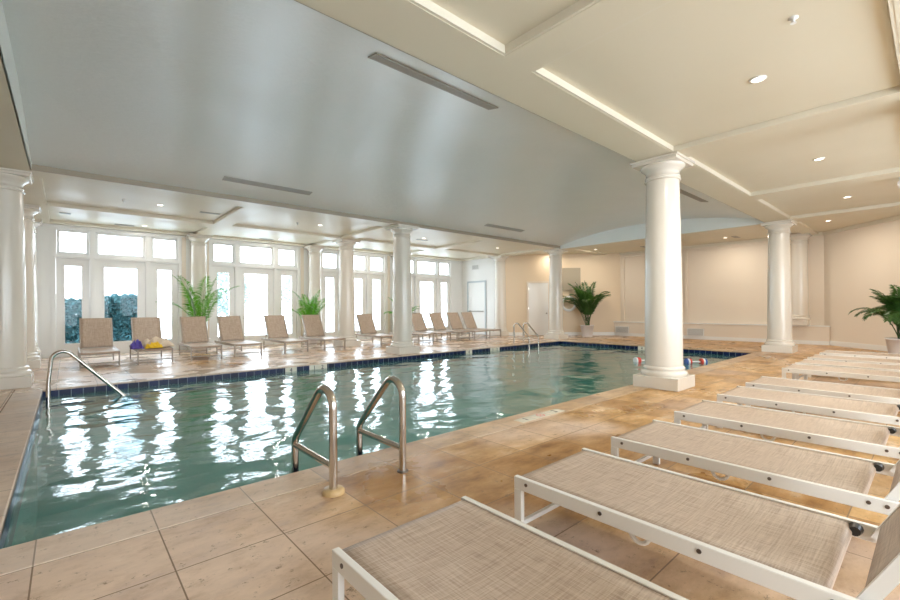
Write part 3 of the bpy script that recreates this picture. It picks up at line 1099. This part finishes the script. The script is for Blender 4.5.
def grab_rail(loc, rz, label, group, em, er, eh):
    t = thing('grab_rail', loc, rz, label, 'grab rail', group)
    pts = fillet([(0, 0, 0.0), (0, 0, .895), (0, .68, .235), (0, .68, -.75)], [.13, .12], 12)
    MB().tube(pts, .029, 18).build('tube', M['steel'], t)
    MB().tube([(0, .02, .185), (0, .66, .185)], .024, 14).build('crossbar', M['steel'], t)
    MB().lathe([(er, 0.0), (er, eh * .6), (er * .85, eh), (.031, eh)], n=28).build('escutcheon', M[em], t)
    return t
GG = 'steel grab rails of the near pool ladder'
grab_rail((1.40, 2.83, 0), 0, 'left steel grab rail at the near pool edge with a tan base ring', GG, 'tan_plastic', .078, .035)
grab_rail((1.995, 2.83, 0), 0, 'right steel grab rail at the near pool edge with a small dark base ring', GG, 'bolt', .045, .012)
GH = 'steel grab rails of the far pool ladder'
grab_rail((12.18, 10.24, 0), PI, 'left steel grab rail of the far ladder by the white door', GH, 'bolt', .045, .012)
grab_rail((12.72, 10.24, 0), PI, 'right steel grab rail of the far ladder by the white door', GH, 'bolt', .045, .012)
hr = thing('handrail', (-.2, 8.98, 0), 0, 'curved steel handrail rising from the water at the left pool corner', 'handrail')
pts = fillet([(-.02, 0, -.75), (-.015, 0, 0.2), (.05, 0, .84), (.95, 0, -.18), (1.2, 0, -.45)], [.6, .13, .6], 10)
MB().tube(pts, .028, 16).build('tube', M['steel'], hr)

# ------------------------------------------------------------------ floats
def dumbbell(loc, rz, label, cols):
    t = thing('foam_dumbbell', loc, rz, label, 'foam dumbbell', 'foam dumbbells floating in the pool')
    MB().tube([(-.12, 0, 0), (.12, 0, 0)], .018, 10).build('handle', M['foamwhite'], t)
    for s_ in (-1, 1):
        for k, m_ in enumerate(cols):
            a = s_ * (.12 + .045 * k)
            MB().tube([(a, 0, 0), (a + s_ * .004, 0, 0), (a + s_ * .04, 0, 0), (a + s_ * .044, 0, 0)], [.075, .085, .085, .075], 16).build('float_disc', M[m_], t)
    return t
dumbbell((11.75, 4.02, WZ + .035), -.73, 'red, white and blue foam dumbbell floating right of the large column', ['foamred', 'foamwhite', 'foamblue'])
dumbbell((11.15, 5.05, WZ + .035), -.5, 'red foam dumbbell floating just left of the large column', ['foamred', 'foamred', 'foamwhite'])

# ------------------------------------------------------------------ palms
def make_palm(name, loc, label, group, h, spread, nf, seed, leafm, pot_r=.25, pot_h=.42, thick=.014, lim=None):
    rnd = random.Random(seed)
    t = thing(name, loc, 0, label, 'potted palm', group)
    MB().lathe([(pot_r * .78, 0), (pot_r, pot_h * .93), (pot_r * 1.06, pot_h * .93), (pot_r * 1.06, pot_h), (pot_r * .93, pot_h), (pot_r * .9, pot_h - .04)], n=28, cap=False).build('pot', M['pot'], t)
    MB().lathe([(.001, pot_h - .05), (pot_r * .9, pot_h - .05)], n=20, cap=False).build('soil', M['soil'], t)
    st = MB(); lf = MB()
    for k in range(nf):
        az = 2 * PI * k / nf * 1.618 + rnd.uniform(-.3, .3)
        lean = (k + .5) / nf
        L = (h - pot_h) * rnd.uniform(.85, 1.15)
        tilt = .12 + 1.0 * lean
        x = y = 0.0
        bx, by = rnd.uniform(-.08, .08), rnd.uniform(-.08, .08)
        pos = Vector((bx, by, pot_h - .06))
        el = PI / 2 - tilt * .35
        pts = [pos.copy()]
        N = 22
        seg = L * 1.15 / N
        for i in range(N):
            u = i / N
            el -= (tilt * 1.6 + .5) * spread * (u ** 1.3) / N * 1.9
            dvec = Vector((math.cos(az) * math.cos(el), math.sin(az) * math.cos(el), math.sin(el)))
            pos = pos + dvec * seg
            if lim: pos = lim(pos)
            pts.append(pos.copy())
        st.tube(pts, [max(.003, .011 * (1 - i / (N + 3))) for i in range(N + 1)], 5)
        for i in range(7, N + 1):
            u = (i - 7) / (N - 7)
            p = pts[i]; tng = (pts[i] - pts[i - 1]).normalized()
            side = tng.cross(Vector((0, 0, 1)))
            if side.length < .05: side = Vector((math.sin(az), -math.cos(az), 0))
            side.normalize()
            up = side.cross(tng)
            ll = (.08 + .24 * math.sin(PI * (.15 + .8 * u))) * (h / 2.0)
            for s_ in (-1, 1):
                for sub in (0, .5):
                    pp = p - tng * seg * sub
                    dr = (side * s_ * .8 + tng * .75 + up * .10 + Vector((rnd.uniform(-.12, .12), rnd.uniform(-.12, .12), rnd.uniform(-.12, .08)))).normalized()
                    dr2 = (dr + Vector((0, 0, -.55))).normalized()
                    w_ = thick * rnd.uniform(.8, 1.2)
                    nrm = dr.cross(up).normalized() * w_
                    m1 = pp + dr * ll * .5
                    m2 = m1 + dr2 * ll * .5
                    if lim: m1, m2 = lim(m1), lim(m2)
                    lf.add([pp, m1 + nrm, m2, m1 - nrm], [(0, 1, 2, 3)])
    st.build('stems', M['leafdark'], t)
    lf.build('foliage', leafm, t)
    return t
def near_wall(p):
    return Vector((p.x, min(p.y, .52), p.z))
def diag_lim(p):
    d = p.x + p.y
    if d > .55:
        k = (d - .55) / 2
        return Vector((p.x - k, p.y - k, p.z))
    return p
GP = 'potted palms along the window wall'
make_palm('potted_palm', (3.02, 14.80, 0), 'tall bright green palm by the windows behind the third lounger from the left', GP, 2.12, .72, 10, 11, M['leaf'], lim=near_wall)
make_palm('potted_palm', (6.50, 14.80, 0), 'green palm by the windows behind the sixth lounger, shorter than the leftmost one', GP, 1.75, .75, 11, 5, M['leaf'], lim=near_wall)
make_palm('potted_palm', (10.45, 14.80, 0), 'palm by the windows mostly hidden by the column at the far pool edge', GP, 1.65, .95, 11, 8, M['leaf'], lim=near_wall)
make_palm('potted_palm', (17.15, 10.25, 0), 'dark green palm in a white pot by the far beige wall', None, 2.15, .95, 26, 21, M['leafdark'], .28, .50, .024, lim=diag_lim)
make_palm('potted_palm', (15.0, .56, 0), 'dark green palm at the right edge of the view against the right wall', None, 1.62, 1.35, 34, 33, M['leafdark'], .30, .50, .018)

# ------------------------------------------------------------------ ceiling fixtures
def downlight(loc, label, power, group):
    t = thing('recessed_light', loc, 0, label, 'ceiling light', group)
    MB().lathe([(.058, -.012), (.078, -.010), (.082, 0), (.058, .0)], n=28, cap=False).build('trim_ring', M['white'], t)
    MB().lathe([(.001, -.006), (.057, -.006)], n=24, cap=False).build('lens', M['lamp'], t)
    l = bpy.data.lights.new('lamp', 'AREA')
    l.shape = 'DISK'; l.size = .15; l.energy = power; l.color = (1, .90, .76) if loc[1] < 10 or loc[0] > 15 else (1, .96, .90)
    lo = bpy.data.objects.new('lamp', l); lo.location = (0, 0, -.02); lo.parent = t
    C.objects.link(lo)
    return t
GL = 'round recessed ceiling lights'
names_l = [((5.55, 1.27), 'round recessed ceiling light nearest the camera on the right'),
           ((9.34, 1.30), 'second round recessed ceiling light in the right hand row'),
           ((13.1, 1.34), 'third round recessed ceiling light in the right hand row'),
           ((1.63, 11.95), 'leftmost round recessed light over the window row loungers'),
           ((5.52, 11.9), 'second recessed light from the left over the window row loungers'),
           ((9.3, 11.85), 'third recessed light from the left over the window row loungers'),
           ((13.15, 11.9), 'rightmost recessed light over the window row loungers'),
           ((1.7, 15.2), 'leftmost recessed light close to the window wall'),
           ((5.6, 15.2), 'second recessed light close to the window wall'),
           ((9.4, 15.2), 'third recessed light close to the window wall'),
           ((16.75, 9.6), 'recessed light over the far palm'),
           ((17.5, 5.0), 'recessed light near the far bench wall between the columns'),
           ((16.35, 2.08), 'recessed light nearest the right wall'),
           ((16.25, 11.45), 'recessed light close to the white door')]
for (x, y), lab in names_l:
    P_ = DOWN_W * (0.15 if y > 14 else 0.6 if y > 11.55 and x < 15 else 1.0) * (0.62 if x > 15.5 else 1.0) * (0.45 if x > 15.5 and y > 11 else 1.0)
    downlight((x, y, CZ - .001), lab, P_, GL)
def slot(loc, L, W, label, group, z_of=None):
    t = thing('ceiling_vent', loc, 0, label, 'ceiling vent', group)
    f = MB(); h = W / 2
    f.box(-L / 2, L / 2, -h, -h + .02, -.012, 0); f.box(-L / 2, L / 2, h - .02, h, -.012, 0)
    f.box(-L / 2, -L / 2 + .02, -h + .02, h - .02, -.012, 0); f.box(L / 2 - .02, L / 2, -h + .02, h - .02, -.012, 0)
    f.build('frame', M['vent'], t)
    MB().box(-L / 2 + .02, L / 2 - .02, -h + .02, h - .02, -.004, 0).build('backing', M['ventdark'], t)
    s = MB(); nn = max(2, int(W / .028))
    for k in range(nn):
        y = -h + .02 + (W - .04) * (k + .5) / nn
        s.box(-L / 2 + .02, L / 2 - .02, y - .005, y + .005, -.011, -.004)
    s.build('louvre', M['vent'], t)
    return t
GV = 'long slot vents in the arched pool ceiling'
for (x, y, lab) in ((3.22, 3.78, 'long slot vent in the pool ceiling nearest the camera beside the right beam'),
                    (10.8, 3.78, 'long slot vent in the pool ceiling behind the large column'),
                    (3.22, 9.34, 'long slot vent in the pool ceiling above the left window row loungers'),
                    (10.7, 9.34, 'long slot vent in the pool ceiling above the far end of the pool')):
    v = slot((x, y, vz(y) - .002), 1.8, .17, lab, GV)
    sl_ = math.atan((vz(y + .05) - vz(y - .05)) / .1)
    v.rotation_euler = (sl_, 0, 0)
GW = 'small slot vents in the window side ceiling'
for (x, y, lab) in ((2.72, 12.18, 'small slot vent in the ceiling panel above the third lounger by the windows'),
                    (9.5, 12.2, 'small slot vent in the ceiling panel right of the pool edge column'),
                    (1.25, 15.45, 'small slot vent in the ceiling near the leftmost glass door'),
                    (5.2, 15.45, 'small slot vent in the ceiling near the second glass door'),
                    (9.2, 15.45, 'small slot vent in the ceiling near the third glass door')):
    slot((x, y, CZ - .001), .45, .12, lab, GW)
slot((-.02, 14.5, CZ - .001), .22, .12, 'tiny grille in the ceiling at the left corner by the windows', None)
slot((17.6, 4.7, CZ - .001), .5, .16, 'slot vent in the end ceiling between the right hand columns', 'slot vents in the end ceiling')
slot((17.6, 7.9, CZ - .001), .5, .16, 'slot vent in the end ceiling left of the large column', 'slot vents in the end ceiling')
sk = thing('sprinkler', (4.6, .80, CZ - .001), 0, 'small white sprinkler head on the ceiling at upper right', 'sprinkler', 'ceiling sprinklers')
MB().lathe([(.035, 0), (.035, -.008), (.012, -.012), (.012, -.04), (.022, -.044), (.022, -.048)], n=16).build('head', M['white'], sk)
dup(sk, (.95, 11.9, CZ - .001), 0, 'small sprinkler head on the ceiling at left above the first lounger', 'ceiling sprinklers')
dup(sk, (4.9, 12.0, CZ - .001), 0, 'small sprinkler head on the ceiling above the fifth lounger by the windows', 'ceiling sprinklers')
em = thing('emergency_light', (11.9, .45, BZ - .06), 0, 'small white box fixture under the ceiling at the right edge of the view', 'emergency light')
MB().box(-.16, .16, -.05, .05, -.04, .04).build('housing', M['white'], em, .01)
MB().box(-.03, .03, -.03, .03, .04, .17).build('mount', M['white'], em)

# ------------------------------------------------------------------ outdoors
mb = MB(); mb.box(-14, 30, WY + .22, 40, -.25, -.05)
struct('ground', mb, M['pave'])
mb = MB(); mb.box(-14, 30, -16, RY0 - .2, -.25, -.05)
struct('ground', mb, M['pave'])
mb = MB(); mb.box(-18, RX0 - .2, -16, 40, -.25, -.05)
struct('ground', mb, M['pave'])
def bush(name, loc, sx, sy, sz, m, seed, label, n=4500, leaf=.045, group=None, trunk=0, boxy=False):
    rnd = random.Random(seed)
    t = thing(name, loc, 0, label, 'shrub' if not trunk else 'tree', group)
    b = MB()
    for k in range(n):
        u, v = rnd.uniform(-1, 1), rnd.uniform(0, 2 * PI)
        r = rnd.uniform(.72, 1.0)
        q = (1 - u * u) ** .5
        d = Vector((q * math.cos(v), q * math.sin(v), u))
        if boxy:
            d = Vector([rnd.uniform(-1, 1) for c_ in d])
            d.z = rnd.uniform(-1, 1 - .25 * (d.x * d.x) + .25 * noise.noise(Vector((d.x * 4, seed, 0))))
            r = 1.0
        rr = r * (1 + (.10 if boxy else .28) * noise.noise(d * 2.3 + Vector((seed, 0, 0))))
        p = Vector((d.x * sx, d.y * sy, d.z * sz)) * rr + Vector((0, 0, sz + trunk))
        if p.z < .0: continue
        a = Vector((rnd.uniform(-1, 1), rnd.uniform(-1, 1), rnd.uniform(-1, 1))).normalized() * leaf * rnd.uniform(.6, 1.4)
        c = a.cross(Vector((rnd.uniform(-1, 1), rnd.uniform(-1, 1), rnd.uniform(-1, 1)))).normalized() * leaf * .6
        b.add([p - a, p + c, p + a, p - c], [(0, 1, 2, 3)])
    b.build('foliage', m, t)
    MB().tube([(0, 0, 0), (.03, 0, trunk + sz * .6), (0, .05, trunk + sz * 1.3)], [.07, .05, .02], 8).build('trunk', M['bark'], t)
    return t
bush('hedge_shrub', (-.25, 18.6, -.05), .70, .5, .90, M['hedge'], 3, 'dark leafy hedge outside the leftmost window', 12000, .06, boxy=True)
bush('hedge_shrub', (1.45, 18.7, -.05), .82, .5, .93, M['hedge'], 9, 'blue green hedge outside the leftmost glass door', 14000, .06, boxy=True)
GT = 'pale bare trees beyond the terrace'
for k, (x, y, s, lab) in enumerate(((7.6, 30, 1.5, 'pale hazy tree seen through the second glass door'), (14.0, 33, 1.8, 'pale hazy tree seen through the third group of windows'),
                       (23.0, 34, 1.9, 'pale hazy tree seen through the rightmost glass door'))):
    bush('tree', (x, y, -.05), s, s, s, M['tree'], 40 + k, lab, 2500, .12, GT, trunk=1.0)
rl = thing('terrace_railing', (0, 22.5, -.05), 0, 'grey terrace railing outside the glass doors', 'railing')
rb = MB(); rb.box(3.4, 26, -.03, .03, .95, 1.02); rb.box(3.4, 26, -.02, .02, .55, .59); rb.box(3.4, 26, -.02, .02, .12, .16); rb.build('rail', M['railw'], rl)
for k in range(12):
    MB().box(3.4 + k * 2.05, 3.48 + k * 2.05, -.04, .04, 0, 1.0).build('post', M['railw'], rl)
bd = thing('building', (3.6, 38, -.05), 0, 'faint pale building with stacked windows far beyond the leftmost glass door', 'building')
MB().box(-1.2, 1.2, 0, 4, 0, 9.0).build('wall', M['building'], bd)
for z in (3.2, 5.2, 7.0):
    MB().box(-.5, .5, -.03, 0, z, z + 1.1).build('window', M['railw'], bd)
